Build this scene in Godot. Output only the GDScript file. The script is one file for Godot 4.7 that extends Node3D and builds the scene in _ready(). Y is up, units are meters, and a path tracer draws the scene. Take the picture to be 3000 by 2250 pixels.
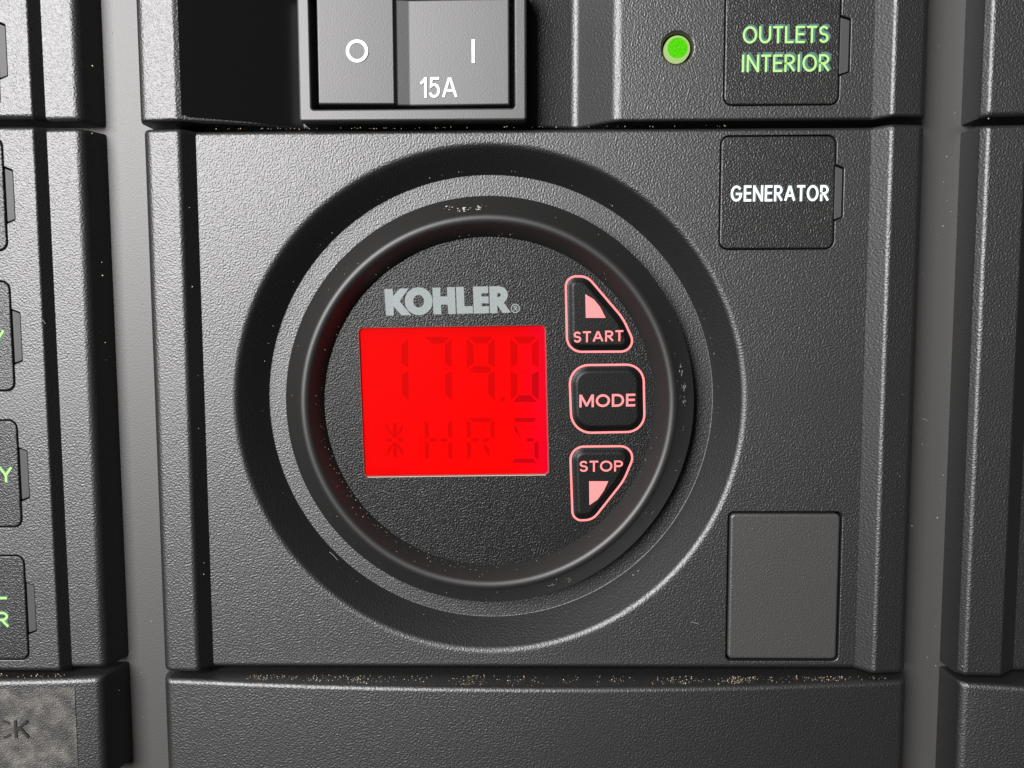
extends Node3D
# Close-up of a control panel of black textured plastic modules. All lengths below are millimetres; MM turns them into metres.

const MM := 0.001
const BACK := -6.5                                   # depth to which the modules' walls run
const GAUGE := Vector2(-3.5, -3.15)                  # axis of the round gauge
const FACE := -2.2                                   # face of a module between its two flanges

var mat := {}
var rng := RandomNumberGenerator.new()


# ------------------------------------------------------------------ meshes
class Shape:
	var v := PackedVector3Array()
	var n := PackedVector3Array()
	var c := PackedColorArray()
	var tint := Color.WHITE

	func tri(a: Vector3, b: Vector3, d: Vector3, na: Vector3, nb: Vector3, nd: Vector3) -> void:
		var g := (b - a).cross(d - a)
		if g.length_squared() < 1e-14:
			return
		if g.dot(na + nb + nd) > 0.0:                # front faces run clockwise
			v.append_array([a, d, b])
			n.append_array([na, nd, nb])
		else:
			v.append_array([a, b, d])
			n.append_array([na, nb, nd])
		c.append_array([tint, tint, tint])

	func quad(a: Vector3, b: Vector3, d: Vector3, e: Vector3, na: Vector3, nb: Vector3, nd: Vector3, ne: Vector3) -> void:
		tri(a, b, d, na, nb, nd)
		tri(a, d, e, na, nd, ne)

	# rows[i][j]; the outside is on the side of (next row) x (next column) times side
	func sheet(rows: Array, side := 1.0, wrap := false, skip = null) -> void:
		var m := rows.size()
		var k: int = rows[0].size()
		var acc := []
		for i in m:
			var r := PackedVector3Array()
			r.resize(k)
			acc.append(r)
		for i in (m if wrap else m - 1):
			var i2 := (i + 1) % m
			for j in k - 1:
				var g1: Vector3 = (rows[i2][j] - rows[i][j]).cross(rows[i2][j + 1] - rows[i][j]) * side
				var g2: Vector3 = (rows[i2][j + 1] - rows[i][j]).cross(rows[i][j + 1] - rows[i][j]) * side
				acc[i][j] += g1 + g2
				acc[i2][j] += g1
				acc[i2][j + 1] += g1 + g2
				acc[i][j + 1] += g2
		for i in m:
			for j in k:
				acc[i][j] = acc[i][j].normalized()
		for i in (m if wrap else m - 1):
			var i2 := (i + 1) % m
			for j in k - 1:
				if skip != null and skip.call(i, j):
					continue
				quad(rows[i][j], rows[i2][j], rows[i2][j + 1], rows[i][j + 1], acc[i][j], acc[i2][j], acc[i2][j + 1], acc[i][j + 1])

	func poly(p: PackedVector2Array, z: float, up := 1.0) -> void:
		var t := Geometry2D.triangulate_polygon(p)
		var nn := Vector3(0, 0, up)
		for i in range(0, t.size(), 3):
			tri(Vector3(p[t[i]].x, p[t[i]].y, z), Vector3(p[t[i + 1]].x, p[t[i + 1]].y, z), Vector3(p[t[i + 2]].x, p[t[i + 2]].y, z), nn, nn, nn)

	# a flat region with holes, cut through each hole's middle so that no piece has a hole
	func holed(outer: PackedVector2Array, holes: Array, z: float) -> void:
		var cuts := []
		var lo := INF
		var hi := -INF
		var yl := INF
		var yh := -INF
		for p in outer:
			lo = minf(lo, p.x); hi = maxf(hi, p.x); yl = minf(yl, p.y); yh = maxf(yh, p.y)
		for h in holes:
			var a := INF
			var b := -INF
			for p in h:
				a = minf(a, p.x); b = maxf(b, p.x)
			cuts.append((a + b) / 2.0)
		cuts.sort()
		cuts = [lo - 1.0] + cuts + [hi + 1.0]
		for i in cuts.size() - 1:
			var strip := PackedVector2Array([Vector2(cuts[i], yl - 1), Vector2(cuts[i + 1], yl - 1), Vector2(cuts[i + 1], yh + 1), Vector2(cuts[i], yh + 1)])
			var pieces: Array = Geometry2D.intersect_polygons(outer, strip)
			for h in holes:
				var next := []
				for q in pieces:
					next.append_array(Geometry2D.clip_polygons(q, h))
				pieces = next
			for q in pieces:
				poly(q, z)

	# a profile of (outward offset, z) swept round a closed loop that runs counter-clockwise
	func rim(loop: PackedVector2Array, profile: Array, inward := false) -> void:
		var rows := []
		var m := loop.size()
		for i in m:
			var d1 := (loop[i] - loop[(i + m - 1) % m]).normalized()
			var d2 := (loop[(i + 1) % m] - loop[i]).normalized()
			var out := (Vector2(d1.y, -d1.x) + Vector2(d2.y, -d2.x)).normalized()
			out /= maxf(0.5, out.dot(Vector2(d1.y, -d1.x)))
			var r := PackedVector3Array()
			for p in profile:
				r.append(Vector3(loop[i].x + out.x * p.x, loop[i].y + out.y * p.x, p.y))
			rows.append(r)
		sheet(rows, 1.0 if inward else -1.0, true)

	# a plate with a rounded upper edge
	func plate(loop: PackedVector2Array, top: float, bottom: float, r: float, steps := 4) -> void:
		var prof := []
		for i in steps + 1:
			var a := PI / 2 * i / steps
			prof.append(Vector2(-r + r * sin(a), top - r + r * cos(a)))
		prof.append(Vector2(0, bottom))
		rim(loop, prof)
		var inner := PackedVector2Array()
		var m := loop.size()
		for i in m:
			var d1 := (loop[i] - loop[(i + m - 1) % m]).normalized()
			var d2 := (loop[(i + 1) % m] - loop[i]).normalized()
			var out := (Vector2(d1.y, -d1.x) + Vector2(d2.y, -d2.x)).normalized()
			out /= maxf(0.5, out.dot(Vector2(d1.y, -d1.x)))
			inner.append(loop[i] - out * r)
		poly(inner, top)

	func lathe(profile: Array, at: Vector2, segments := 192) -> void:
		var rows := []
		for i in segments:
			var a := TAU * i / segments
			var r := PackedVector3Array()
			for p in profile:
				r.append(Vector3(at.x + p.x * cos(a), at.y + p.x * sin(a), p.y))
			rows.append(r)
		sheet(rows, -1.0, true)

	# a printed stroke of even width
	func ribbon(line: PackedVector2Array, width: float, z: float, closed := false) -> void:
		var m := line.size()
		var l := []
		var r := []
		for i in m:
			var a := line[(i + m - 1) % m] if closed or i > 0 else line[0] * 2.0 - line[1]
			var b := line[(i + 1) % m] if closed or i < m - 1 else line[m - 1] * 2.0 - line[m - 2]
			var d1 := (line[i] - a).normalized()
			var d2 := (b - line[i]).normalized()
			var s := (Vector2(-d1.y, d1.x) + Vector2(-d2.y, d2.x)).normalized()
			s *= width / 2.0 / maxf(0.5, s.dot(Vector2(-d1.y, d1.x)))
			l.append(Vector3(line[i].x + s.x, line[i].y + s.y, z))
			r.append(Vector3(line[i].x - s.x, line[i].y - s.y, z))
		var up := Vector3(0, 0, 1)
		for i in (m if closed else m - 1):
			var k := (i + 1) % m
			quad(l[i], r[i], r[k], l[k], up, up, up, up)

	func bake(origin: Vector3, colored := false) -> ArrayMesh:
		var arrays := []
		arrays.resize(Mesh.ARRAY_MAX)
		var p := PackedVector3Array()
		p.resize(v.size())
		for i in v.size():
			p[i] = (v[i] - origin) * MM
		arrays[Mesh.ARRAY_VERTEX] = p
		arrays[Mesh.ARRAY_NORMAL] = n
		if colored:
			arrays[Mesh.ARRAY_COLOR] = c
		var am := ArrayMesh.new()
		am.add_surface_from_arrays(Mesh.PRIMITIVE_TRIANGLES, arrays)
		return am


# (x, y, radius) corners -> a line with rounded corners
func rounded(points: Array, closed := false, steps := 6) -> PackedVector2Array:
	var out := PackedVector2Array()
	var m := points.size()
	for i in m:
		var p := Vector2(points[i].x, points[i].y)
		var rad: float = points[i].z
		if rad <= 0.0 or (not closed and (i == 0 or i == m - 1)):
			out.append(p)
			continue
		var q: Vector3 = points[(i + m - 1) % m]
		var s: Vector3 = points[(i + 1) % m]
		var d1 := (Vector2(q.x, q.y) - p)
		var d2 := (Vector2(s.x, s.y) - p)
		var half := d1.angle_to(d2) / 2.0
		var t := minf(rad / maxf(absf(tan(half)), 1e-3), minf(d1.length(), d2.length()) * 0.49)
		var real := t * absf(tan(half))
		var mid := (d1.normalized() + d2.normalized()).normalized()
		var center := p + mid * (real / maxf(absf(sin(half)), 1e-3))
		var a := (p + d1.normalized() * t) - center
		var b := (p + d2.normalized() * t) - center
		var turn := a.angle_to(b)
		for k in steps + 1:
			out.append(center + a.rotated(turn * k / steps))
	return out


func box_loop(x0: float, y0: float, x1: float, y1: float, r: float, steps := 6) -> PackedVector2Array:
	return rounded([Vector3(x0, y0, r), Vector3(x1, y0, r), Vector3(x1, y1, r), Vector3(x0, y1, r)], true, steps)


func circle(at: Vector2, r: float, segments := 192) -> PackedVector2Array:
	var out := PackedVector2Array()
	for i in segments:
		out.append(at + Vector2.from_angle(TAU * i / segments) * r)
	return out


func arc(cx: float, cy: float, rx: float, ry: float, from: float, to: float, steps := 14) -> PackedVector2Array:
	var out := PackedVector2Array()
	for i in steps + 1:
		var a := deg_to_rad(lerpf(from, to, float(i) / steps))
		out.append(Vector2(cx + rx * cos(a), cy + ry * sin(a)))
	return out


# ------------------------------------------------------------------ objects
func numbered(called: String) -> String:
	var out := called
	var k := 0
	while has_node(NodePath(out)):
		k += 1
		out = "%s_%03d" % [called, k]
	return out


func thing(called: String, label: String, category: String, at: Vector3, group := "") -> Node3D:
	var o := Node3D.new()
	o.name = numbered(called)
	add_child(o)
	o.position = at * MM
	o.set_meta("label", label)
	o.set_meta("category", category)
	o.set_meta("at", at)
	if group:
		o.set_meta("group", group)
	return o


func part(called: String, s: Shape, m: Material, parent: Node3D, colored := false) -> MeshInstance3D:
	var root: Node = parent
	while not root.has_meta("at"):
		root = root.get_parent()
	var o := MeshInstance3D.new()
	var base := called
	var k := 0
	while parent.has_node(NodePath(called)):
		k += 1
		called = "%s_%03d" % [base, k]
	o.name = called
	o.mesh = s.bake(root.get_meta("at"), colored)
	o.material_override = m
	parent.add_child(o, true)
	return o


# ------------------------------------------------------------------ lettering
# skeleton strokes of a letter in a unit box: [width, [stroke, ...]]; a stroke whose ends meet is closed
func glyph(ch: String) -> Array:
	var P := func(a: Array) -> PackedVector2Array:
		var out := PackedVector2Array()
		for i in range(0, a.size(), 2):
			out.append(Vector2(a[i], a[i + 1]))
		return out
	match ch:
		"A": return [0.80, [P.call([0, 0, 0.46, 1]), P.call([1, 0, 0.54, 1]), P.call([0.19, 0.33, 0.81, 0.33])]]
		"C": return [0.80, [arc(0.55, 0.5, 0.55, 0.5, 42, 318, 22)]]
		"D": return [0.74, [P.call([0.45, 0, 0, 0, 0, 1, 0.45, 1]) + arc(0.45, 0.5, 0.55, 0.5, 88, -90)]]
		"E": return [0.56, [P.call([1, 1, 0, 1, 0, 0, 1, 0]), P.call([0, 0.52, 0.92, 0.52])]]
		"G": return [0.84, [arc(0.5, 0.5, 0.5, 0.5, 42, 352, 26) + P.call([1, 0.47, 0.56, 0.47])]]
		"I": return [0.20, [P.call([0.5, 0, 0.5, 1])]]
		"K": return [0.70, [P.call([0, 0, 0, 1]), P.call([0.95, 1, 0.0, 0.42]), P.call([0.3, 0.62, 1, 0])]]
		"L": return [0.52, [P.call([0, 1, 0, 0, 1, 0])]]
		"M": return [0.88, [P.call([0, 0, 0, 1]), P.call([1, 0, 1, 1]), P.call([0.05, 1, 0.5, 0.05]), P.call([0.95, 1, 0.5, 0.05])]]
		"N": return [0.74, [P.call([0, 0, 0, 1]), P.call([1, 0, 1, 1]), P.call([0.03, 1, 0.97, 0])]]
		"O": return [0.86, [arc(0.5, 0.5, 0.5, 0.5, 0, 360, 32)]]
		"P": return [0.62, [P.call([0, 0, 0, 1, 0.5, 1]) + arc(0.5, 0.74, 0.5, 0.26, 85, -90) + P.call([0, 0.48])]]
		"R": return [0.64, [P.call([0, 0, 0, 1, 0.45, 1]) + arc(0.45, 0.74, 0.5, 0.26, 85, -90) + P.call([0, 0.48]), P.call([0.38, 0.48, 1, 0])]]
		"S": return [0.58, [arc(0.5, 0.755, 0.47, 0.245, 28, 250, 16) + arc(0.5, 0.255, 0.5, 0.255, 70, -152, 16)]]
		"T": return [0.60, [P.call([0, 1, 1, 1]), P.call([0.5, 1, 0.5, 0])]]
		"U": return [0.72, [P.call([0, 1, 0, 0.4]) + arc(0.5, 0.4, 0.5, 0.4, 185, 355, 16) + P.call([1, 0.4, 1, 1])]]
		"Y": return [0.72, [P.call([0, 1, 0.5, 0.45, 1, 1]), P.call([0.5, 0.45, 0.5, 0])]]
		"1": return [0.36, [P.call([1, 1, 1, 0]), P.call([0, 0.74, 0.9, 0.96])]]
		"5": return [0.58, [P.call([0.92, 1, 0.16, 1, 0.08, 0.56]) + arc(0.46, 0.33, 0.54, 0.33, 112, -152, 18)]]
	return [0.4, []]


# text between x0 and x1 standing on y0, rising by slope per millimetre
func write(s: Shape, text: String, x0: float, x1: float, y0: float, height: float, stroke: float, z: float, slope := 0.0, gap := 0.12) -> void:
	var total := 0.0
	for ch in text:
		total += glyph(ch)[0] + gap
	total -= gap
	var k := (x1 - x0) / total
	var x := x0
	var layer := 0
	for ch in text:
		var g := glyph(ch)
		var w: float = g[0] * k
		for line: PackedVector2Array in g[1]:
			var pts := PackedVector2Array()
			var closed := line.size() > 3 and line[0].distance_to(line[line.size() - 1]) < 1e-4
			for i in line.size() - (1 if closed else 0):
				var px := x + stroke / 2 + line[i].x * maxf(w - stroke, 0.0)
				if w <= stroke * 1.3:
					px = x + w / 2
				var down := stroke * 0.5
				pts.append(Vector2(px, y0 + down + line[i].y * (height - 2 * down) + (px - x0) * slope))
			if not closed and pts.size() > 1:           # the ends of straight strokes reach the full height
				var e := pts.size() - 1
				var d0 := (pts[0] - pts[1]).normalized()
				var d1 := (pts[e] - pts[e - 1]).normalized()
				pts[0] += d0 * stroke * (0.5 if maxf(absf(d0.x), absf(d0.y)) > 0.99 else 0.25)
				pts[e] += d1 * stroke * (0.5 if maxf(absf(d1.x), absf(d1.y)) > 0.99 else 0.25)
			s.ribbon(pts, stroke, z + layer * 0.003, closed)
			layer = (layer + 1) % 5
		x += w + gap * k


# ------------------------------------------------------------------ materials
func noise_image(freq: float, octaves: int, size: int, noise_seed: int, kind := FastNoiseLite.TYPE_SIMPLEX_SMOOTH) -> Image:
	var f := FastNoiseLite.new()
	f.noise_type = kind
	f.seed = noise_seed
	f.frequency = freq
	f.fractal_octaves = octaves
	f.fractal_gain = 0.55
	if kind == FastNoiseLite.TYPE_CELLULAR:
		f.cellular_return_type = FastNoiseLite.RETURN_DISTANCE
		f.cellular_jitter = 1.0
	return f.get_seamless_image(size, size, false, false, 0.12)


func plastic(called: String, albedo: float, rough: float, spec: float, bump: Texture2D, cover: float, depth: float, warm := 0.0) -> StandardMaterial3D:
	var m := StandardMaterial3D.new()
	m.resource_name = called
	m.albedo_color = Color(albedo * (1.0 + warm), albedo, albedo * (1.0 - warm)).linear_to_srgb()
	m.roughness = rough
	m.metallic_specular = spec
	if bump:
		m.heightmap_enabled = true
		m.heightmap_texture = bump
		m.heightmap_scale = depth * 0.1               # depth of the relief in millimetres -> centimetres
		m.uv1_triplanar = true
		m.uv1_world_triplanar = true
		m.uv1_triplanar_sharpness = 4.0
		m.uv1_scale = Vector3.ONE * (1000.0 / cover)  # the picture covers that many millimetres
		m.uv1_offset = Vector3(0.5, 0.45, 0.5)
	return m


func glow(called: String, color: Color, energy: float, rough := 0.5) -> StandardMaterial3D:
	var m := StandardMaterial3D.new()
	m.resource_name = called
	m.albedo_color = Color(color.r * 0.06, color.g * 0.06, color.b * 0.06)
	m.roughness = rough
	m.metallic_specular = 0.1
	m.emission_enabled = true
	m.emission = color
	m.emission_energy_multiplier = energy
	return m


func paint(called: String, color: Color, rough := 0.6) -> StandardMaterial3D:
	var m := StandardMaterial3D.new()
	m.resource_name = called
	m.albedo_color = color
	m.roughness = rough
	m.metallic_specular = 0.3
	return m


func make_materials() -> void:
	var grain := ImageTexture.create_from_image(noise_image(0.27, 2, 2048, 3))
	var fine := ImageTexture.create_from_image(noise_image(0.42, 2, 2048, 5))
	mat.body = plastic("textured black plastic", 0.004, 0.48, 0.82, grain, 180.0, 0.080, -0.01)
	mat.smooth = plastic("satin black plastic", 0.004, 0.22, 0.3, fine, 200.0, 0.006)
	mat.wall = plastic("satin grey plate", 0.032, 0.52, 0.6, fine, 200.0, 0.03, 0.04)
	mat.tile = plastic("label lens", 0.006, 0.44, 0.55, grain, 165.0, 0.095, 0.05)
	mat.key = plastic("satin blank insert", 0.028, 0.48, 0.62, fine, 200.0, 0.08, 0.035)
	mat.tab = plastic("clear tab plastic", 0.045, 0.5, 0.35, null, 1, 0)
	mat.switch = plastic("switch plastic", 0.018, 0.52, 0.72, fine, 200.0, 0.018)
	mat.bezel = plastic("rubbery black bezel", 0.010, 0.47, 0.5, fine, 200.0, 0.008, 0.03)
	mat.dial = plastic("dial film", 0.004, 0.42, 0.40, grain, 165.0, 0.10, 0.03)
	mat.pad = plastic("button film", 0.003, 0.45, 0.34, grain, 165.0, 0.05)
	mat.display = glow("red backlight", Color(1.0, 0.0, 0.0), 1.05)
	var lit := Image.create(64, 48, false, Image.FORMAT_RGB8)
	var cloud := noise_image(0.03, 2, 64, 21)
	for y in 48:
		for x in 64:
			var edge := minf(minf(x, 63 - x) / 5.0, minf(y, 47 - y) / 5.0)
			var side := clampf((x - 46) / 17.0, 0.0, 1.0)
			lit.set_pixel(x, y, Color(0.93 + 0.07 * clampf(edge, 0.0, 1.0) + 0.03 * (cloud.get_pixel(x, y).r - 0.5), 0.0, 0.17 * side * side))
	mat.display.emission = Color.WHITE
	mat.display.emission_operator = BaseMaterial3D.EMISSION_OP_MULTIPLY
	mat.display.emission_texture = ImageTexture.create_from_image(lit)
	mat.display.uv1_triplanar = true
	mat.display.uv1_scale = Vector3(1000.0 / 28.6, 1000.0 / 23.0, 1.0)
	mat.display.uv1_offset = Vector3(0.682, 0.5, 0.0)
	mat.segment = glow("dark display segment", Color(0.88, 0.0, 0.0), 1.0)
	mat.segment_dim = glow("darker display segment", Color(0.80, 0.0, 0.05), 1.0)
	mat.window_edge = paint("pinkish window edge", Color(0.5, 0.22, 0.2))
	mat.window_lip = paint("pale window lip", Color(0.62, 0.55, 0.52))
	mat.silver = paint("silver print", Color(0.50, 0.53, 0.525))
	mat.silver.heightmap_enabled = true
	mat.silver.heightmap_texture = grain
	mat.silver.heightmap_scale = 0.008
	mat.silver.uv1_triplanar = true
	mat.silver.uv1_world_triplanar = true
	mat.silver.uv1_scale = Vector3.ONE * 26.0
	mat.white = paint("white print", Color(0.82, 0.84, 0.84))
	mat.white_back = paint("pale back print", Color(0.22, 0.26, 0.265))
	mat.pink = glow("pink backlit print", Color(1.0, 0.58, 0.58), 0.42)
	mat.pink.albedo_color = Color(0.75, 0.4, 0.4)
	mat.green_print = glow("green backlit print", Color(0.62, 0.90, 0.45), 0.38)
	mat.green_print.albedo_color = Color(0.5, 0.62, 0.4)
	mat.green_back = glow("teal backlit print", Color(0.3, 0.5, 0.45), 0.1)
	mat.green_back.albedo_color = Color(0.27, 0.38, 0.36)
	mat.led = glow("green lamp", Color(0.33, 0.86, 0.05), 1.0, 0.2)
	var mottle := noise_image(0.12, 3, 128, 9)
	var spark := Image.create(128, 128, false, Image.FORMAT_RGB8)
	for y in 128:
		for x in 128:
			var u := mottle.get_pixel(x, y).r
			spark.set_pixel(x, y, Color(0.22 + 0.25 * u, 0.74 + 0.24 * u, 0.02 + 0.12 * u))
	mat.led.emission = Color.WHITE
	mat.led.emission_operator = BaseMaterial3D.EMISSION_OP_MULTIPLY
	mat.led.emission_texture = ImageTexture.create_from_image(spark)
	mat.led.uv1_triplanar = true
	mat.led.uv1_scale = Vector3.ONE * 200.0
	mat.led_rim = glow("pale lamp rim", Color(0.78, 0.90, 0.58), 0.8, 0.3)
	mat.scuff = paint("pale scuff", Color(0.66, 0.66, 0.65), 0.8)
	mat.sticker = StandardMaterial3D.new()
	var blotch := noise_image(0.08, 5, 512, 11)
	var g := Gradient.new()
	g.set_color(0, Color(0.21, 0.205, 0.198))
	g.set_color(1, Color(0.36, 0.35, 0.332))
	g.set_offset(0, 0.25)
	g.set_offset(1, 0.8)
	var img := Image.create(512, 512, false, Image.FORMAT_RGB8)
	for y in 512:
		for x in 512:
			img.set_pixel(x, y, g.sample(blotch.get_pixel(x, y).r))
	mat.sticker = plastic("worn grey label film", 0.5, 0.5, 0.4, grain, 150.0, 0.2)
	mat.sticker.albedo_color = Color.WHITE
	mat.sticker.albedo_texture = ImageTexture.create_from_image(img)
	mat.ink = paint("dark ink", Color(0.16, 0.15, 0.15))
	mat.dust = paint("dust", Color.WHITE, 0.9)
	mat.dust.vertex_color_use_as_albedo = true


# ------------------------------------------------------------------ modules
# A module whose section across x is the given profile, with top and bottom ends rounded; holes are cut in its flat face.
func module(s: Shape, profile: PackedVector2Array, y0: float, y1: float, end_radius := 0.8, face := Vector2.ZERO, face_z := 0.0, holes := [], bulge = null) -> void:
	var ends := []
	ends.append(Vector2(y0, BACK - 4.0))
	for k in 6:
		var a := PI / 2 * k / 5.0
		ends.append(Vector2(y0 + end_radius * (1.0 - sin(a)), -end_radius * (1.0 - cos(a))))
	ends.reverse()
	var lower := ends.duplicate()
	lower.reverse()
	# lower: from the wall up to the face
	var ys := [Vector2(y0, BACK - 4.0)]
	for k in 6:
		var a := PI / 2 * k / 5.0
		ys.append(Vector2(y0 + end_radius * (1.0 - cos(a)), -end_radius * (1.0 - sin(a))))
	for k in range(5, -1, -1):
		var a := PI / 2 * k / 5.0
		ys.append(Vector2(y1 - end_radius * (1.0 - cos(a)), -end_radius * (1.0 - sin(a))))
	ys.append(Vector2(y1, BACK - 4.0))
	var rows := []
	for p in profile:
		var r := PackedVector3Array()
		for q in ys:
			var lift: float = bulge.call(p.x) if bulge != null else 0.0
			r.append(Vector3(p.x, q.x, maxf(p.y + q.y + lift, BACK - 1.5)))
		rows.append(r)
	var skip = null
	if holes.size():
		skip = func(i: int, j: int) -> bool:
			return j == 6 and profile[i].x >= face.x - 0.001 and profile[i + 1].x <= face.y + 0.001
	s.sheet(rows, 1.0, false, skip)
	if holes.size():
		var xs := []
		for p in profile:
			if p.x >= face.x - 0.001 and p.x <= face.y + 0.001:
				xs.append(p.x)
		var a: float = xs.min()
		var b: float = xs.max()
		s.holed(PackedVector2Array([Vector2(a, y0 + end_radius), Vector2(b, y0 + end_radius), Vector2(b, y1 - end_radius), Vector2(a, y1 - end_radius)]), holes, face_z)


func grow(loop: PackedVector2Array, by: float) -> PackedVector2Array:
	var out := PackedVector2Array()
	var m := loop.size()
	for i in m:
		var d1 := (loop[i] - loop[(i + m - 1) % m]).normalized()
		var d2 := (loop[(i + 1) % m] - loop[i]).normalized()
		var o := (Vector2(d1.y, -d1.x) + Vector2(d2.y, -d2.x)).normalized()
		out.append(loop[i] + o * by / maxf(0.5, o.dot(Vector2(d1.y, -d1.x))))
	return out


# outline of the hole for a label tile with its tab on the right
func tile_hole(x0: float, y0: float, x1: float, y1: float, t0: float, t1: float, tab: float) -> PackedVector2Array:
	return rounded([Vector3(x0, y0, 1.4), Vector3(x1, y0, 1.4), Vector3(x1, t0, 0.1), Vector3(x1 + tab, t0 + 0.5, 0.3), Vector3(x1 + tab, t1 - 0.5, 0.3), Vector3(x1, t1, 0.1), Vector3(x1, y1, 1.4), Vector3(x0, y1, 1.4)], true, 5)


func hole_wall(s: Shape, loop: PackedVector2Array, z: float, deep := 1.5, r := 0.12) -> void:
	s.rim(loop, [Vector2(0, z), Vector2(-r * 0.3, z - r * 0.1), Vector2(-r * 0.7, z - r * 0.4), Vector2(-r, z - r), Vector2(-r, z - deep)], true)


func label_tile(root: Node3D, x0: float, y0: float, x1: float, y1: float, t0: float, t1: float, tab: float, z: float) -> MeshInstance3D:
	var s := Shape.new()
	s.plate(box_loop(x0 + 0.24, y0 + 0.24, x1 - 0.24, y1 - 0.24, 1.2), z + 0.02, z - 1.4, 0.22)
	var tile := part("label_tile", s, mat.tile, root)
	s = Shape.new()
	s.plate(rounded([Vector3(x1 - 0.14, t0 + 0.3, 0.1), Vector3(x1 + tab - 0.24, t0 + 0.72, 0.25), Vector3(x1 + tab - 0.24, t1 - 0.72, 0.25), Vector3(x1 - 0.14, t1 - 0.3, 0.1)], true, 4), z - 0.25, z - 1.4, 0.08)
	part("locking_tab", s, mat.tab, root)
	return tile


func print_on(called: String, parent: Node3D, m: Material, lines: Array, stroke: float, z: float) -> void:
	var s := Shape.new()
	for l in lines:
		write(s, l[0], l[1], l[2], l[3], l[4], stroke, z, l[5] if l.size() > 5 else 0.0, l[6] if l.size() > 6 else 0.12)
	part(called, s, m, parent)


func _ready() -> void:
	rng.seed = 7
	# camera
	var cam := Camera3D.new()
	cam.name = "camera"
	cam.fov = 48.0
	cam.near = 0.01
	cam.far = 5.0
	cam.position = Vector3(1.869, 10.739, 125.868) * MM
	cam.rotation = Vector3(-0.08511, 0.01485, -0.00337)
	add_child(cam)
	cam.current = true
	# the dim room
	var env := Environment.new()
	env.background_mode = Environment.BG_COLOR
	env.background_color = Color(0.30, 0.295, 0.29)
	env.background_energy_multiplier = 0.22
	env.tonemap_mode = Environment.TONE_MAPPER_LINEAR
	env.tonemap_exposure = 1.0
	env.sdfgi_enabled = true
	env.ssao_enabled = true
	env.ssil_enabled = true
	var we := WorldEnvironment.new()
	we.name = "room"
	we.environment = env
	add_child(we)
	# daylight from a window up to the left
	var window := AreaLight3D.new()
	window.name = "window_light"
	window.area_size = Vector2(0.44, 0.58)
	window.light_energy = 2.6
	window.light_color = Color(1.0, 0.992, 0.992)
	window.light_specular = 1.0
	window.shadow_enabled = true
	window.position = Vector3(-0.43, 0.30, 0.76)
	add_child(window)
	window.look_at_from_position(window.position, Vector3(0, 0, 0), Vector3.UP)

	make_materials()

	# the plate on which the modules are mounted
	var s := Shape.new()
	var opening := box_loop(-50, -43, 56, 82, 2.0)
	s.holed(PackedVector2Array([Vector2(-130, -100), Vector2(135, -100), Vector2(135, 100), Vector2(-130, 100)]), [opening], -6.0)
	s.rim(opening, [Vector2(0, -6), Vector2(0, -9)], true)
	s.poly(PackedVector2Array([Vector2(-130, -100), Vector2(135, -100), Vector2(135, 100), Vector2(-130, 100)]), -12.0)
	s.rim(PackedVector2Array([Vector2(-130, -100), Vector2(135, -100), Vector2(135, 100), Vector2(-130, 100)]), [Vector2(0, -6), Vector2(0, -12)])
	var plate := MeshInstance3D.new()
	plate.name = "back_wall"
	plate.mesh = s.bake(Vector3.ZERO)
	plate.material_override = mat.wall
	plate.set_meta("kind", "structure")
	add_child(plate)

	gauge_cover()
	switch_panel()
	lower_panel()
	left_panels()
	right_panels()
	gauge()
	rocker_switch()
	sticker()
	dust()


func module_profile(x0: float, crest0: float, foot0: float, foot1: float, crest1: float, x1: float, z: float) -> PackedVector2Array:
	return rounded([Vector3(x0, BACK, 0), Vector3(x0, -0.3, 1.7), Vector3(crest0, 0, 1.0), Vector3(foot0, z, 0.12), Vector3(foot1, z, 0.12), Vector3(crest1, 0, 0.9), Vector3(x1, -0.6, 1.5), Vector3(x1, BACK, 0)])


func gauge_cover() -> void:
	var o := thing("gauge_cover_panel", "black textured plastic panel with a wide round countersink around the red gauge", "control panel", Vector3(0, -43.9, BACK), "modules of the control panel")
	var s := Shape.new()
	var hole := tile_hole(30.22, 19.37, 47.25, 36.0, 23.5, 31.76, 1.15)
	var blank := box_loop(32.3, -42.8, 49.65, -19.4, 1.0)
	var round_hole := circle(GAUGE, 39.2)
	module(s, module_profile(-53.4, -47.8, -46.15, 52.0, 54.1, 59.25, FACE), -43.9, 37.0, 0.8, Vector2(-46.3, 52.4), FACE, [round_hole, hole, blank])
	var cone := rounded([Vector3(39.2, FACE, 0), Vector3(37.9, FACE, 2.4), Vector3(34.4, -7.2, 0.15), Vector3(22.0, -7.2, 0)])
	s.lathe(Array(cone), GAUGE)
	hole_wall(s, hole, FACE)
	hole_wall(s, blank, FACE, 1.9, 0.14)
	part("panel_body", s, mat.body, o)
	var tile := label_tile(o, 30.22, 19.37, 47.25, 36.0, 23.5, 31.76, 1.15, FACE)
	print_on("back_lettering", tile, mat.white_back, [["GENERATOR", 32.05, 46.3, 26.52, 2.4]], 0.44, FACE + 0.035)
	print_on("lettering", tile, mat.white, [["GENERATOR", 31.93, 46.15, 26.44, 2.3]], 0.33, FACE + 0.06)
	s = Shape.new()
	s.plate(box_loop(32.75, -42.33, 49.2, -19.85, 0.7), FACE + 0.1, FACE - 1.4, 0.35)
	part("blank_insert", s, mat.key, o)


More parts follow.
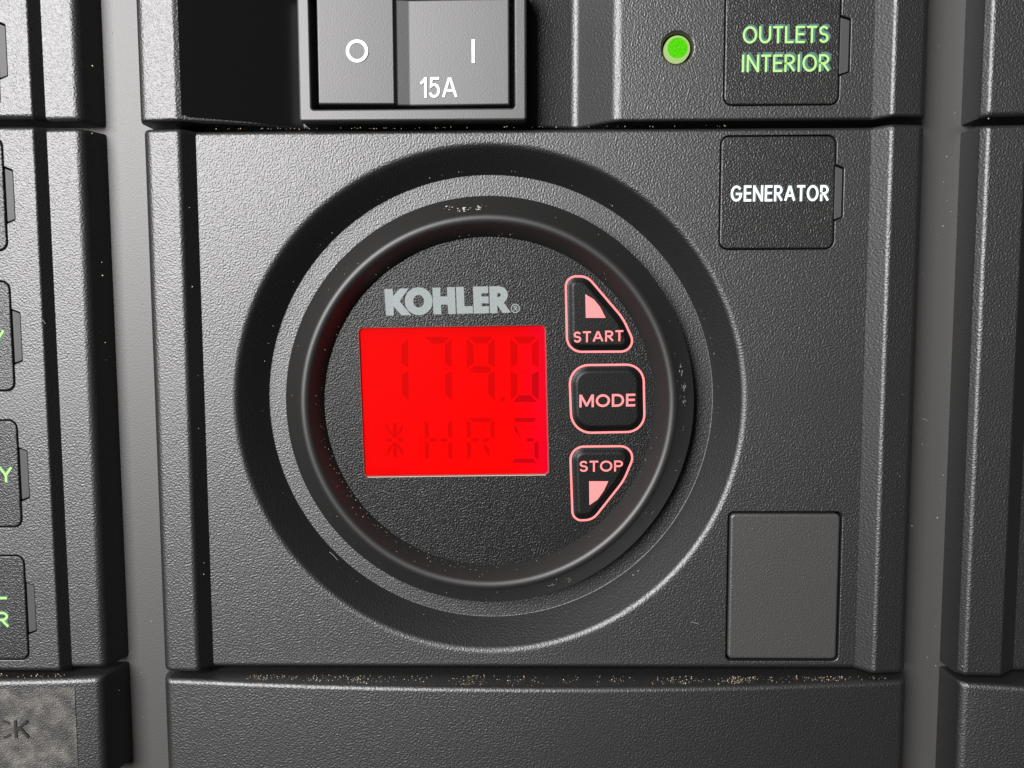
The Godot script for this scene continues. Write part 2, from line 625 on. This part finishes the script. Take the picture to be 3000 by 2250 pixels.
func switch_panel() -> void:
	var o := thing("switch_panel", "black plastic panel above the gauge with a green lamp and a hollow for the switch", "control panel", Vector3(0, 38.2, BACK), "modules of the control panel")
	var s := Shape.new()
	var top := 84.0
	var hole := tile_hole(30.52, 39.98, 47.4, 56.66, 44.16, 52.73, 1.4)
	var lamp := circle(Vector2(23.97, 48.29), 2.5, 48)
	var profile := rounded([Vector3(-53.85, BACK, 0), Vector3(-53.85, -0.3, 1.7), Vector3(-48.1, 0, 0.9), Vector3(-31.2, -6.0, 0.3), Vector3(3.0, -6.0, 0.3), Vector3(9.6, -7.4, 1.5), Vector3(15.2, FACE, 2.2), Vector3(52.05, FACE, 0.12), Vector3(54.1, 0, 0.9), Vector3(59.35, -0.6, 1.5), Vector3(59.35, BACK, 0)])
	module(s, profile, 38.0, top, 0.5, Vector2(15.9, 52.08), FACE, [hole, lamp])
	var lining := Shape.new()
	lining.sheet([PackedVector3Array([Vector3(-47.4, 38.24, -0.45), Vector3(-47.4, 39.0, -0.20), Vector3(-47.4, top - 1, -0.20)]), PackedVector3Array([Vector3(-46.6, 38.24, -0.6), Vector3(-46.6, 39.0, -0.47), Vector3(-46.6, top - 1, -0.47)]), PackedVector3Array([Vector3(-31.3, 38.24, -6.0), Vector3(-31.3, 39.0, -5.85), Vector3(-31.3, top - 1, -5.85)])])
	part("recess_lining", lining, mat.smooth, o)
	hole_wall(s, hole, FACE)
	hole_wall(s, lamp, FACE, 1.5, 0.3)
	part("panel_body", s, mat.body, o)
	var tile := label_tile(o, 30.52, 39.98, 47.4, 56.66, 44.16, 52.73, 1.4, FACE)
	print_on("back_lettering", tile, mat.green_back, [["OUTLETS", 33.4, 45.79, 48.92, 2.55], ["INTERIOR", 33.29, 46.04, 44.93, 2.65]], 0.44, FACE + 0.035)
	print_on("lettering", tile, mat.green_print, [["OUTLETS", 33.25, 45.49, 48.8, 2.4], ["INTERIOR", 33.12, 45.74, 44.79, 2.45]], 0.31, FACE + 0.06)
	s = Shape.new()
	s.lathe([Vector2(1.45, FACE - 0.06), Vector2(1.66, FACE - 0.08), Vector2(1.80, FACE - 0.22), Vector2(1.86, FACE - 0.5), Vector2(1.86, FACE - 1.4)], Vector2(23.97, 48.29), 48)
	var lens := part("indicator_lamp_rim", s, mat.led_rim, o)
	s = Shape.new()
	s.lathe([Vector2(0.0, FACE + 0.06), Vector2(0.5, FACE + 0.05), Vector2(1.05, FACE + 0.0), Vector2(1.46, FACE - 0.06)], Vector2(23.97, 48.29), 48)
	part("indicator_lamp", s, mat.led, lens)
	s = Shape.new()
	s.poly(circle(Vector2(23.97, 48.29), 2.5, 48), FACE - 1.35)
	part("lamp_socket", s, mat.smooth, o)
	var l := OmniLight3D.new()
	l.name = "green_indicator_light"
	l.light_color = Color(0.3, 1.0, 0.05)
	l.light_energy = 0.0000004
	l.light_size = 0.001
	l.omni_range = 1.0
	l.omni_attenuation = 2.0
	l.shadow_enabled = true
	l.position = Vector3(23.97, 48.29, 0.4) * MM
	add_child(l)


func lower_panel() -> void:
	var o := thing("cover_panel", "plain black textured panel below the gauge with a bowed top edge", "cover panel", Vector3(0, -70, BACK), "modules of the control panel")
	var s := Shape.new()
	var pts := [Vector3(-53.35, BACK, 0), Vector3(-53.35, 0, 1.6)]
	for k in range(2, 24):
		pts.append(Vector3(lerpf(-53.35, 59.3, k / 24.0), 0, 0))
	pts.append_array([Vector3(59.3, 0, 1.4), Vector3(59.3, BACK, 0)])
	module(s, rounded(pts), -84.0, -44.7, 0.8, Vector2.ZERO, 0.0, [], func(x: float) -> float: return maxf(0.0, 3.0 * (1.0 - pow((x - 3.0) / 56.4, 2.0))))
	part("panel_body", s, mat.body, o)


func left_tile_hole(y0: float) -> PackedVector2Array:
	return tile_hole(-90.2, y0, -73.3, y0 + 16.5, y0 + 4.0, y0 + 12.3, 1.25)


func left_panels() -> void:
	var prof := rounded([Vector3(-118, BACK, 0), Vector3(-118, 0, 0.9), Vector3(-112, 0, 0.1), Vector3(-68.9, 0, 0.5), Vector3(-67.75, -1.5, 0.12), Vector3(-62.7, -1.5, 1.5), Vector3(-60.9, BACK, 0)])
	var face := Vector2(-112.2, -69.0)
	# upper
	var o := thing("key_panel", "black panel at the upper left corner with a grey tab at its edge", "control panel", Vector3(-90, 38.4, BACK), "modules of the control panel")
	var s := Shape.new()
	var h := left_tile_hole(39.9)
	module(s, prof, 38.4, 84.0, 0.8, face, 0.0, [h])
	hole_wall(s, h, 0.0)
	part("panel_body", s, mat.body, o)
	label_tile(o, -90.2, 39.9, -73.3, 56.4, 43.9, 52.2, 1.25, 0.0)
	# middle, four tiles
	o = thing("key_panel", "tall black panel at the left with four lettered tiles one above the other", "control panel", Vector3(-90, -43.9, BACK), "modules of the control panel")
	s = Shape.new()
	var starts := [19.5, -1.05, -21.55, -42.05]
	var holes := []
	for y in starts:
		holes.append(left_tile_hole(y))
	module(s, prof, -43.8, 37.4, 0.8, face, 0.0, holes)
	for q in holes:
		hole_wall(s, q, 0.0)
	part("panel_body", s, mat.body, o)
	var texts := [[], [["Y", -76.5, -74.55, 5.8, 2.35]], [["RY", -78.6, -74.5, -14.55, 2.35]], [["L", -77.9, -76.35, -32.45, 2.3], ["R", -78.1, -76.25, -36.8, 2.4]]]
	for k in 4:
		var y: float = starts[k]
		var t := label_tile(o, -90.2, y, -73.3, y + 16.5, y + 4.0, y + 12.3, 1.25, 0.0)
		if texts[k].size():
			var back := []
			for l in texts[k]:
				back.append([l[0], l[1] + 0.1, l[2] + 0.12, l[3] + 0.1, l[4] + 0.05])
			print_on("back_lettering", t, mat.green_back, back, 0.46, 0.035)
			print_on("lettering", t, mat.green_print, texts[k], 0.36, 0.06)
	# lower, with the sticker
	o = thing("cover_panel", "black panel at the lower left carrying the worn grey label", "cover panel", Vector3(-90, -61, BACK), "modules of the control panel")
	s = Shape.new()
	var pts := [Vector3(-118, BACK, 0), Vector3(-118, 0, 1)]
	for k in range(1, 20):
		pts.append(Vector3(lerpf(-118, -62.6, k / 20.0), 0, 0))
	pts.append_array([Vector3(-62.6, -0.1, 1.4), Vector3(-60.9, BACK, 0)])
	module(s, rounded(pts), -60.8, -44.6, 0.9, Vector2.ZERO, 0.0, [], left_bulge)
	part("panel_body", s, mat.body, o)


func left_bulge(x: float) -> float:
	return maxf(0.0, 1.6 * (1.0 - pow((x + 95.0) / 32.6, 2.0)))


func right_panels() -> void:
	var prof := rounded([Vector3(66.7, BACK, 0), Vector3(67.0, -1.2, 0.5), Vector3(67.8, -0.2, 0.9), Vector3(73.0, 0, 0.7), Vector3(76.0, -2.2, 0.2), Vector3(112, -2.2, 0.2), Vector3(116, 0, 0.8), Vector3(121, 0, 0.8), Vector3(121, BACK, 0)])
	var o := thing("side_panel", "black ridged panel at the upper right corner beside the outlets tile", "control panel", Vector3(90, 38.2, BACK), "modules of the control panel")
	var s := Shape.new()
	module(s, prof, 37.9, 84.0)
	part("panel_body", s, mat.body, o)
	o = thing("side_panel", "tall black ridged panel along the right side of the gauge panel", "control panel", Vector3(90, -44.3, BACK), "modules of the control panel")
	s = Shape.new()
	module(s, prof, -44.2, 36.8)
	part("panel_body", s, mat.body, o)
	o = thing("side_panel", "plain black panel at the lower right corner under the ridged one", "cover panel", Vector3(90, -84, BACK), "modules of the control panel")
	s = Shape.new()
	var pts := [Vector3(66.7, BACK, 0), Vector3(67.0, 0, 1.2)]
	for k in range(1, 20):
		pts.append(Vector3(lerpf(67.0, 121, k / 20.0), 0, 0))
	pts.append_array([Vector3(121, 0, 1), Vector3(121, BACK, 0)])
	module(s, rounded(pts), -84.0, -45.0, 0.8, Vector2.ZERO, 0.0, [], func(x: float) -> float: return maxf(0.0, 2.6 * (1.0 - pow((x - 94.0) / 27.0, 2.0))))
	part("panel_body", s, mat.body, o)


# ------------------------------------------------------------------ the gauge
const DIAL := -2.5

func bezel_profile() -> PackedVector2Array:
	return rounded([Vector3(30.9, -7.2, 0), Vector3(30.8, -3.4, 0.6), Vector3(27.1, 0.65, 1.0), Vector3(24.7, -2.45, 0), Vector3(24.6, -3.6, 0)], false, 8)


func gauge() -> void:
	var o := thing("gauge", "round black generator gauge with a glowing red display and three pink outlined buttons", "gauge", Vector3(GAUGE.x, GAUGE.y, -7.2))
	var s := Shape.new()
	s.lathe(Array(bezel_profile()), GAUGE)
	var bezel := part("bezel", s, mat.bezel, o)
	# scuffs on the bezel
	for k in [[97.0, 0.66, 9], [92.5, 0.62, 6], [101.0, 0.40, 3], [10.0, 0.62, 7], [5.0, 0.58, 9], [1.0, 0.55, 6], [-71.0, 0.55, 5], [-66.0, 0.5, 3], [-34.0, 0.4, 2]]:
		var sc := Shape.new()
		for i in k[2] * 2:
			flake(sc, k[0] + rng.randf_range(-2.2, 2.2) * rng.randf(), clampf(k[1] + rng.randf_range(-0.12, 0.12), 0.05, 0.95), rng.randf_range(0.05, 0.2) * rng.randf_range(0.5, 1.0))
		var m := part("scuff_mark", sc, mat.scuff, bezel)
		m.set_meta("kind", "stuff")
	# the dial with its window
	s = Shape.new()
	var win := rounded([Vector3(-22.4, -14.25, 0.7), Vector3(5.47, -13.9, 0.7), Vector3(4.95, 8.52, 0.7), Vector3(-22.85, 8.2, 0.7)], true, 5)
	s.holed(circle(GAUGE, 24.75), [win], DIAL)
	part("dial", s, mat.dial, o)
	s = Shape.new()
	s.rim(win, [Vector2(0.06, DIAL + 0.03), Vector2(-0.05, DIAL + 0.03), Vector2(-0.14, DIAL - 0.3)], true)
	part("window_edge", s, mat.window_edge, o)
	s = Shape.new()
	s.poly(grow(win, 0.3), DIAL - 0.28)
	s = Shape.new()
	s.ribbon(PackedVector2Array([Vector2(-21.9, -14.3), Vector2(-8.4, -14.13), Vector2(5.0, -13.98)]), 0.13, DIAL + 0.035)
	part("window_lip", s, mat.window_lip, o)
	s = Shape.new()
	s.poly(grow(win, 0.3), DIAL - 0.28)
	var display := part("display", s, mat.display, o)
	segments(display)
	var l := AreaLight3D.new()
	l.name = "red_display_light"
	l.area_size = Vector2(0.0265, 0.0215)
	l.light_color = Color(1.0, 0.0, 0.0)
	l.light_energy = 0.00009
	l.shadow_enabled = true
	l.position = Vector3(-8.7, -2.85, DIAL - 0.2) * MM
	l.rotation = Vector3(0, PI, 0)
	add_child(l)
	logo(o)
	# buttons
	var start := rounded([Vector3(7.75, 15.9, 2.3), Vector3(8.0, 4.38, 2.4), Vector3(19.0, 4.42, 2.5), Vector3(16.6, 9.6, 9.0), Vector3(11.2, 15.9, 2.6)], true, 8)
	var mode := rounded([Vector3(8.28, 2.75, 3.0), Vector3(8.72, -7.8, 3.2), Vector3(20.0, -7.6, 2.8), Vector3(19.7, 2.85, 2.8)], true, 8)
	var stop := rounded([Vector3(8.45, -9.5, 2.2), Vector3(8.9, -21.2, 2.2), Vector3(12.2, -21.0, 2.6), Vector3(16.9, -14.9, 9.0), Vector3(19.1, -9.4, 2.4)], true, 8)
	var tri1 := PackedVector2Array([Vector2(10.82, 13.08), Vector2(10.91, 9.61), Vector2(13.83, 9.60), Vector2(13.0, 11.2), Vector2(12.1, 12.3)])
	var tri2 := PackedVector2Array([Vector2(11.5, -14.85), Vector2(14.37, -14.85), Vector2(13.7, -16.3), Vector2(12.8, -17.6), Vector2(11.56, -18.5)])
	button(o, start, [["START", 9.1, 16.45, 5.95, 1.62, 0.03, 0.14]], tri1)
	button(o, mode, [["MODE", 10.0, 18.3, -3.7, 1.9, 0.018, 0.12]], PackedVector2Array())
	button(o, stop, [["STOP", 10.05, 16.55, -13.42, 1.66, 0.01, 0.13]], tri2)


func flake(s: Shape, degrees: float, t: float, size: float) -> void:
	# a flat crumb of abraded plastic on the outer cone of the bezel
	var a := deg_to_rad(degrees)
	var r := lerpf(30.6, 27.7, t)
	var z := lerpf(-3.1, 0.02, t)
	var nrm := Vector3(cos(a) * 0.73, sin(a) * 0.73, 0.68).normalized()
	var along := Vector3(-sin(a), cos(a), 0)
	var up := nrm.cross(along)
	var c := Vector3(GAUGE.x + r * cos(a), GAUGE.y + r * sin(a), z) + nrm * 0.03
	var ring := PackedVector3Array()
	for i in 7:
		var b := TAU * i / 7.0
		ring.append(c + (along * cos(b) * 1.6 + up * sin(b)) * size * rng.randf_range(0.45, 1.0))
	for i in 7:
		s.tri(c + nrm * 0.02, ring[i], ring[(i + 1) % 7], nrm, nrm, nrm)


func button(o: Node3D, outline: PackedVector2Array, lines: Array, arrow: PackedVector2Array) -> void:
	if Geometry2D.is_polygon_clockwise(outline):
		outline.reverse()
	var s := Shape.new()
	var prof := []
	for k in 9:
		var u := k / 8.0
		prof.append(Vector2(-1.0 * (1.0 - u), DIAL + 0.02 + 0.42 * (1.0 - u * u * (3.0 - 2.0 * u))))
	var base := grow(outline, -0.35)
	s.rim(base, prof)
	s.poly(grow(base, -1.0), DIAL + 0.44)
	var b := part("button", s, mat.pad, o)
	s = Shape.new()
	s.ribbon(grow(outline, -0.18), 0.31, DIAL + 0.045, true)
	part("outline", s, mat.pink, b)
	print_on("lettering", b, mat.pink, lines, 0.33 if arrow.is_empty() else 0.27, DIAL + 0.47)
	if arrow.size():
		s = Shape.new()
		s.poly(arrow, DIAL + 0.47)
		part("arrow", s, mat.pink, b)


func logo(o: Node3D) -> void:
	var z := DIAL + 0.03
	var to := func(a: Array) -> PackedVector2Array:
		var out := PackedVector2Array()
		for i in range(0, a.size(), 2):
			out.append(Vector2(-19.73 + 0.009613 * a[i], 15.31 - 0.009575 * a[i + 1]))
		return out
	var s := Shape.new()
	s.poly(to.call([82, 140, 212, 140, 218, 248, 322, 136, 462, 132, 316, 328, 495, 545, 345, 548, 222, 405, 224, 550, 106, 550]), z)
	var ox := -19.73 + 0.009613 * 612
	var oy := 15.31 - 0.009575 * 331
	s.holed(arc(ox, oy, 2.06, 2.06, 0, 354, 59), [arc(ox, oy, 0.80, 0.93, 0, 350, 35)], z)
	s.poly(to.call([826, 122, 948, 122, 950, 258, 1055, 258, 1052, 115, 1172, 115, 1184, 528, 1068, 530, 1060, 383, 958, 385, 962, 535, 840, 535]), z)
	s.poly(to.call([1190, 113, 1310, 110, 1320, 412, 1448, 408, 1450, 520, 1202, 528]), z)
	s.poly(to.call([1452, 108, 1684, 106, 1686, 210, 1578, 212, 1580, 262, 1690, 260, 1693, 365, 1582, 368, 1584, 412, 1696, 410, 1698, 520, 1462, 524]), z)
	s.holed(to.call([1705, 106, 1712, 520, 1830, 518, 1825, 392, 1905, 515, 2035, 510, 1925, 355, 1970, 310, 1990, 250, 1980, 180, 1930, 125, 1850, 103]), [to.call([1825, 210, 1825, 272, 1862, 268, 1882, 238, 1860, 210])], z)
	var r := Vector2(-19.73 + 0.009613 * 2103, 15.31 - 0.009575 * 447)
	s.ribbon(circle(r, 0.6, 32), 0.15, z, true)
	write(s, "R", r.x - 0.26, r.x + 0.3, r.y - 0.36, 0.72, 0.14, z)
	part("logo", s, mat.silver, o)


func segments(display: Node3D) -> void:
	var z := DIAL - 0.24
	var k := 0
	var digits := [["bc", -15.55], ["abc", -9.06], ["abcfg", -2.6], ["abcdef", 3.95]]
	var top := 6.84
	var low := -2.95
	var mid := 1.95
	var t := 1.02
	for d in digits:
		var x1: float = d[1]
		var x0 := x1 - 4.2
		for ch: String in d[0]:
			var p := PackedVector2Array()
			match ch:
				"a": p = PackedVector2Array([Vector2(x0 + 0.35, top), Vector2(x1 - 0.35, top), Vector2(x1 - t - 0.25, top - t), Vector2(x0 + t + 0.25, top - t)])
				"d": p = PackedVector2Array([Vector2(x0 + t + 0.2, low + t), Vector2(x1 - t - 0.2, low + t), Vector2(x1 - 0.3, low), Vector2(x0 + 0.3, low)])
				"g": p = PackedVector2Array([Vector2(x0 + 0.4, mid), Vector2(x0 + t, mid + 0.5), Vector2(x1 - t, mid + 0.5), Vector2(x1 - 0.4, mid), Vector2(x1 - t, mid - 0.5), Vector2(x0 + t, mid - 0.5)])
				"b": p = PackedVector2Array([Vector2(x1, top - 0.3), Vector2(x1, mid + 0.3), Vector2(x1 - t, mid + 0.85), Vector2(x1 - t, top - t - 0.2)])
				"c": p = PackedVector2Array([Vector2(x1, mid - 0.2), Vector2(x1, low + 0.25), Vector2(x1 - t, low + t + 0.15), Vector2(x1 - t, mid - 0.75)])
				"f": p = PackedVector2Array([Vector2(x0, top - 0.3), Vector2(x0 + t, top - t - 0.2), Vector2(x0 + t, mid + 0.85), Vector2(x0, mid + 0.3)])
				"e": p = PackedVector2Array([Vector2(x0, mid - 0.2), Vector2(x0 + t, mid - 0.75), Vector2(x0 + t, low + t + 0.15), Vector2(x0, low + 0.25)])
			segment(display, p, z, d[1] > 0.0 and ch in "cd")
	segment(display, circle(Vector2(-1.45, -2.6), 0.36, 20), z, false)
	# lower row: a star, then H, R and S
	top = -5.35
	low = -12.0
	mid = -8.68
	t = 0.6
	var sx := -17.74
	for a in [1, -1]:
		segment(display, PackedVector2Array([Vector2(sx - 0.3, mid + 0.35 * a), Vector2(sx + 0.3, mid + 0.35 * a), Vector2(sx + 0.3, mid + 2.6 * a), Vector2(sx - 0.3, mid + 2.6 * a)]), z, false)
		segment(display, lozenge(sx + 0.88 * a, mid, 1.2), z, false)
		for b in [1, -1]:
			segment(display, PackedVector2Array([Vector2(sx + 0.3 * b, mid + 0.35 * a), Vector2(sx + 1.25 * b, mid + 1.6 * a), Vector2(sx + 1.25 * b, mid + 2.6 * a), Vector2(sx + 0.42 * b, mid + 1.1 * a)]), z, false)
	for d in [["befcgh", -9.08], ["abfeghk", -2.72], ["adchi", 3.9]]:
		var x1: float = d[1]
		var x0 := x1 - 4.15
		var dim: bool = x1 > 0.0
		for ch: String in d[0]:
			var p := PackedVector2Array()
			match ch:
				"a": p = PackedVector2Array([Vector2(x0 + 0.35, top), Vector2(x1 - 0.35, top), Vector2(x1 - t - 0.05, top - t), Vector2(x0 + t + 0.25, top - t)])
				"d": p = PackedVector2Array([Vector2(x0 + t, low + t - 0.15), Vector2(x1 - t - 0.2, low + t - 0.15), Vector2(x1 - 0.3, low - 0.15), Vector2(x0 + 0.2, low - 0.15)])
				"g": p = lozenge(x0 + 1.25, mid, 1.3)
				"h": p = lozenge(x1 - 1.25, mid, 1.3)
				"b": p = PackedVector2Array([Vector2(x1, top - 0.3), Vector2(x1, mid + 0.15), Vector2(x1 - t, mid + 0.5), Vector2(x1 - t, top - 0.75)])
				"c": p = PackedVector2Array([Vector2(x1, mid - 0.15), Vector2(x1, low + 0.2), Vector2(x1 - t, low + 0.75), Vector2(x1 - t, mid - 0.5)])
				"f": p = PackedVector2Array([Vector2(x0, top - 0.3), Vector2(x0 + t, top - 0.75), Vector2(x0 + t, mid + 0.5), Vector2(x0, mid + 0.15)])
				"e": p = PackedVector2Array([Vector2(x0, mid - 0.15), Vector2(x0 + t, mid - 0.5), Vector2(x0 + t, low + 0.75), Vector2(x0, low + 0.2)])
				"k": p = PackedVector2Array([Vector2(x0 + 2.35, mid - 0.4), Vector2(x0 + 3.3, mid - 1.4), Vector2(x0 + 3.35, mid - 2.6), Vector2(x0 + 2.9, mid - 1.9)])
				"i": p = PackedVector2Array([Vector2(x0 + 0.5, mid + 2.5), Vector2(x0 + 0.95, mid + 1.75), Vector2(x0 + 1.4, mid + 0.4), Vector2(x0 + 0.6, mid + 1.4)])
			segment(display, p, z, dim)


func lozenge(x: float, y: float, w: float) -> PackedVector2Array:
	return PackedVector2Array([Vector2(x - w / 2, y), Vector2(x - w / 4, y - 0.26), Vector2(x + w / 4, y - 0.26), Vector2(x + w / 2, y), Vector2(x + w / 4, y + 0.26), Vector2(x - w / 4, y + 0.26)])


func segment(display: Node3D, p: PackedVector2Array, z: float, dim: bool) -> void:
	var s := Shape.new()
	s.poly(p, z)
	part("segment", s, mat.segment_dim if dim else mat.segment, display)


# ------------------------------------------------------------------ the switch
func rocker_switch() -> void:
	var o := thing("rocker_switch", "black rocker switch marked O, I and 15A in a square frame", "switch", Vector3(-14, 37.8, -6.0))
	var s := Shape.new()
	var outer := box_loop(-30.35, 37.8, 2.2, 57.6, 0.4, 4)
	var inner := box_loop(-28.55, 39.5, 0.5, 55.9, 0.35, 4)
	s.holed(grow(outer, -0.3), [grow(inner, 0.25)], 0.0)
	s.rim(outer, [Vector2(-0.3, 0.0), Vector2(-0.12, -0.06), Vector2(0, -0.25), Vector2(0, -6.0)])
	s.rim(inner, [Vector2(0.25, 0.0), Vector2(0.08, -0.06), Vector2(0, -0.25), Vector2(0, -5.0)], true)
	part("frame", s, mat.switch, o)
	s = Shape.new()
	var y0 := 40.15
	var y1 := 55.0
	var prof := rounded([Vector3(-27.5, -5, 0), Vector3(-27.5, 0.2, 0.25), Vector3(-16.75, -0.25, 0.15), Vector3(-16.4, -0.95, 0.3), Vector3(-14.6, -1.25, 1.5), Vector3(-0.2, -1.0, 0.3), Vector3(-0.2, -5, 0)])
	var ys := [Vector2(y0, -5.0), Vector2(y0, -0.3), Vector2(y0 + 0.1, -0.08), Vector2(y0 + 0.3, 0), Vector2(y1 - 0.3, 0), Vector2(y1 - 0.1, -0.08), Vector2(y1, -0.3), Vector2(y1, -5.0)]
	var rows := []
	for p in prof:
		var r := PackedVector3Array()
		for q in ys:
			r.append(Vector3(p.x, q.x, maxf(p.y + q.y, -5.0)))
		rows.append(r)
	s.sheet(rows)
	var rocker := part("rocker", s, mat.switch, o)
	s = Shape.new()
	s.ribbon(circle(Vector2(-21.87, 47.55), 1.36, 48), 0.46, 0.06, true)
	part("off_mark", s, mat.white, rocker)
	s = Shape.new()
	write(s, "I", -5.75, -5.05, 46.05, 3.3, 0.46, -0.98)
	part("on_mark", s, mat.white, rocker)
	s = Shape.new()
	write(s, "15A", -13.1, -7.75, 41.25, 2.9, 0.37, -1.06)
	part("lettering", s, mat.white, rocker)
	s = Shape.new()
	s.poly(box_loop(-28.6, 39.4, 0.6, 56.0, 0.3), -4.5)
	part("well", s, mat.smooth, o)


func sticker() -> void:
	var o := thing("sticker_label", "worn mottled grey adhesive label with dark letters on the lower left panel", "sticker", Vector3(-80, -58.6, 0))
	var s := Shape.new()
	var rows := []
	for i in 25:
		var x := lerpf(-100.0, -66.5, i / 24.0)
		var z := left_bulge(x)
		rows.append(PackedVector3Array([Vector3(x, -58.55, z), Vector3(x, -58.55, z + 0.10), Vector3(x, -46.0, z + 0.10), Vector3(x, -46.0, z)]))
	s.sheet(rows)
	part("film", s, mat.sticker, o)
	s = Shape.new()
	write(s, "CK", -78.5, -73.4, -53.7, 2.9, 0.4, left_bulge(-75.5) + 0.2)
	part("lettering", s, mat.ink, o)


# ------------------------------------------------------------------ crumbs and dust
func crumb(s: Shape, at: Vector3, size: float) -> void:
	var pts := PackedVector3Array()
	for d in [Vector3(1, 0, 0), Vector3(0, 1, 0), Vector3(-1, 0, 0), Vector3(0, -1, 0)]:
		pts.append(at + d.rotated(Vector3(0, 0, 1), rng.randf() * 0.7) * size * rng.randf_range(0.5, 1.2))
	var tip := at + Vector3(0, 0, size * 0.7)
	for i in 4:
		var a := pts[i]
		var b := pts[(i + 1) % 4]
		var nn := ((a + b) / 2 - at + Vector3(0, 0, size * 0.6)).normalized()
		s.tri(tip, a, b, nn, nn, nn)
		s.tri(at - Vector3(0, 0, size * 0.5), a, b, Vector3(nn.x, nn.y, -nn.z), Vector3(nn.x, nn.y, -nn.z), Vector3(nn.x, nn.y, -nn.z))


func dust_tint() -> Color:
	var u := rng.randf()
	var c := Color(0.50, 0.42, 0.30)
	if u < 0.2:
		c = Color(0.6, 0.57, 0.5)
	elif u < 0.32:
		c = Color(0.6, 0.36, 0.2)
	return c * rng.randf_range(0.2, 1.15)


func dust() -> void:
	var s := Shape.new()
	# crumbs on the top of the lower panels
	var clumps := []
	for i in 44:
		clumps.append(lerpf(-47.0, 55.0, pow(rng.randf(), 0.75)))
	for i in 640:
		var x := clampf(rng.randfn(clumps[rng.randi() % 44], 1.3), -47.5, 56.0)
		s.tint = dust_tint()
		var top := maxf(0.0, 3.0 * (1.0 - pow((x - 3.0) / 56.4, 2.0)))
		crumb(s, Vector3(x, -44.64 + rng.randf_range(0, 0.12), rng.randf_range(-1.0, top - 0.6)), rng.randf_range(0.03, 0.10))
	for i in 30:
		s.tint = dust_tint()
		var x := rng.randf_range(-80.0, -68.0)
		crumb(s, Vector3(x, -44.52, rng.randf_range(-1.2, left_bulge(x) - 0.4)), rng.randf_range(0.05, 0.13))
	# crumbs in the slit over the gauge panel
	for i in 70:
		s.tint = dust_tint()
		crumb(s, Vector3(rng.randf_range(-44.0, 34.0), rng.randf_range(37.02, 37.12), rng.randf_range(-1.6, -0.9)), rng.randf_range(0.04, 0.1))
	# specks in the recess, on the dial's edge and in the gaps
	for i in 60:
		s.tint = dust_tint()
		var a := rng.randf() * TAU
		crumb(s, Vector3(GAUGE.x + 34.6 * cos(a), GAUGE.y + 34.6 * sin(a), -4.05), rng.randf_range(0.03, 0.09))
	for i in 150:
		s.tint = dust_tint()
		var a := rng.randf() * TAU if i % 3 == 0 else deg_to_rad(rng.randfn(225.0, 28.0))
		var u := rng.randf() * rng.randf()
		crumb(s, Vector3(GAUGE.x + lerpf(24.9, 26.3, u) * cos(a), GAUGE.y + lerpf(24.9, 26.3, u) * sin(a), lerpf(-2.2, -0.4, u)), rng.randf_range(0.03, 0.09))
	for i in 60:
		s.tint = dust_tint()
		var a := rng.randf() * TAU
		var u := rng.randf()
		crumb(s, Vector3(GAUGE.x + lerpf(30.4, 27.9, u) * cos(a), GAUGE.y + lerpf(30.4, 27.9, u) * sin(a), lerpf(-2.9, -0.2, u)), rng.randf_range(0.025, 0.07))
	for i in 60:
		s.tint = dust_tint()
		crumb(s, Vector3(rng.randf_range(60.0, 66.0) if i % 2 else rng.randf_range(-60.5, -54.0), rng.randf_range(-58.0, 54.0), -5.97), rng.randf_range(0.03, 0.1))
	for i in 60:
		s.tint = dust_tint()
		crumb(s, Vector3(rng.randf_range(-52.0, -48.5) if i % 2 else rng.randf_range(54.5, 58.5), rng.randf_range(-43.0, 36.0), 0.0), rng.randf_range(0.02, 0.05))
	for f in [[-28.6, -26.6, -5.2, 0.75, 1.8], [48.9, 49.0, FACE - 0.1, 0.6, 0.8], [-68.9, 9.6, 0.06, 0.8, 0.7], [-19.0, -29.2, -0.9, 0.3, 1.2], [62.5, -6.0, -5.9, 0.2, 0.9], [27.0, -36.6, -2.1, 0.15, 1.3]]:
		s.tint = Color(0.24, 0.22, 0.19)
		var line := PackedVector2Array()
		for i in 6:
			line.append(Vector2(f[0], f[1]) + Vector2.from_angle(-f[3]) * f[4] * i / 5.0 + Vector2(0, 0.08 * sin(i * 0.9)))
		s.ribbon(line, 0.05, f[2] + 0.03)
	for i in 46:
		s.tint = dust_tint() * 1.1
		var spot: Vector3 = [Vector3(rng.randf_range(-63.0, -61.2), rng.randf_range(-56.0, 50.0), -3.2), Vector3(rng.randf_range(-60.0, -54.5), rng.randf_range(-58.0, 54.0), -5.95), Vector3(rng.randf_range(60.0, 66.5), rng.randf_range(-58.0, 54.0), -5.95), Vector3(rng.randf_range(67.3, 67.9), rng.randf_range(-56.0, 52.0), -0.3), Vector3(rng.randf_range(-47.6, -46.4), rng.randf_range(-42.0, 36.0), -1.0)][i % 5]
		crumb(s, spot, rng.randf_range(0.05, 0.14))
	var o := MeshInstance3D.new()
	o.name = "dust"
	o.mesh = s.bake(Vector3.ZERO, true)
	o.material_override = mat.dust
	o.set_meta("kind", "stuff")
	o.set_meta("label", "pale crumbs and dust specks in the gaps and recesses of the panel")
	o.set_meta("category", "dust")
	add_child(o)
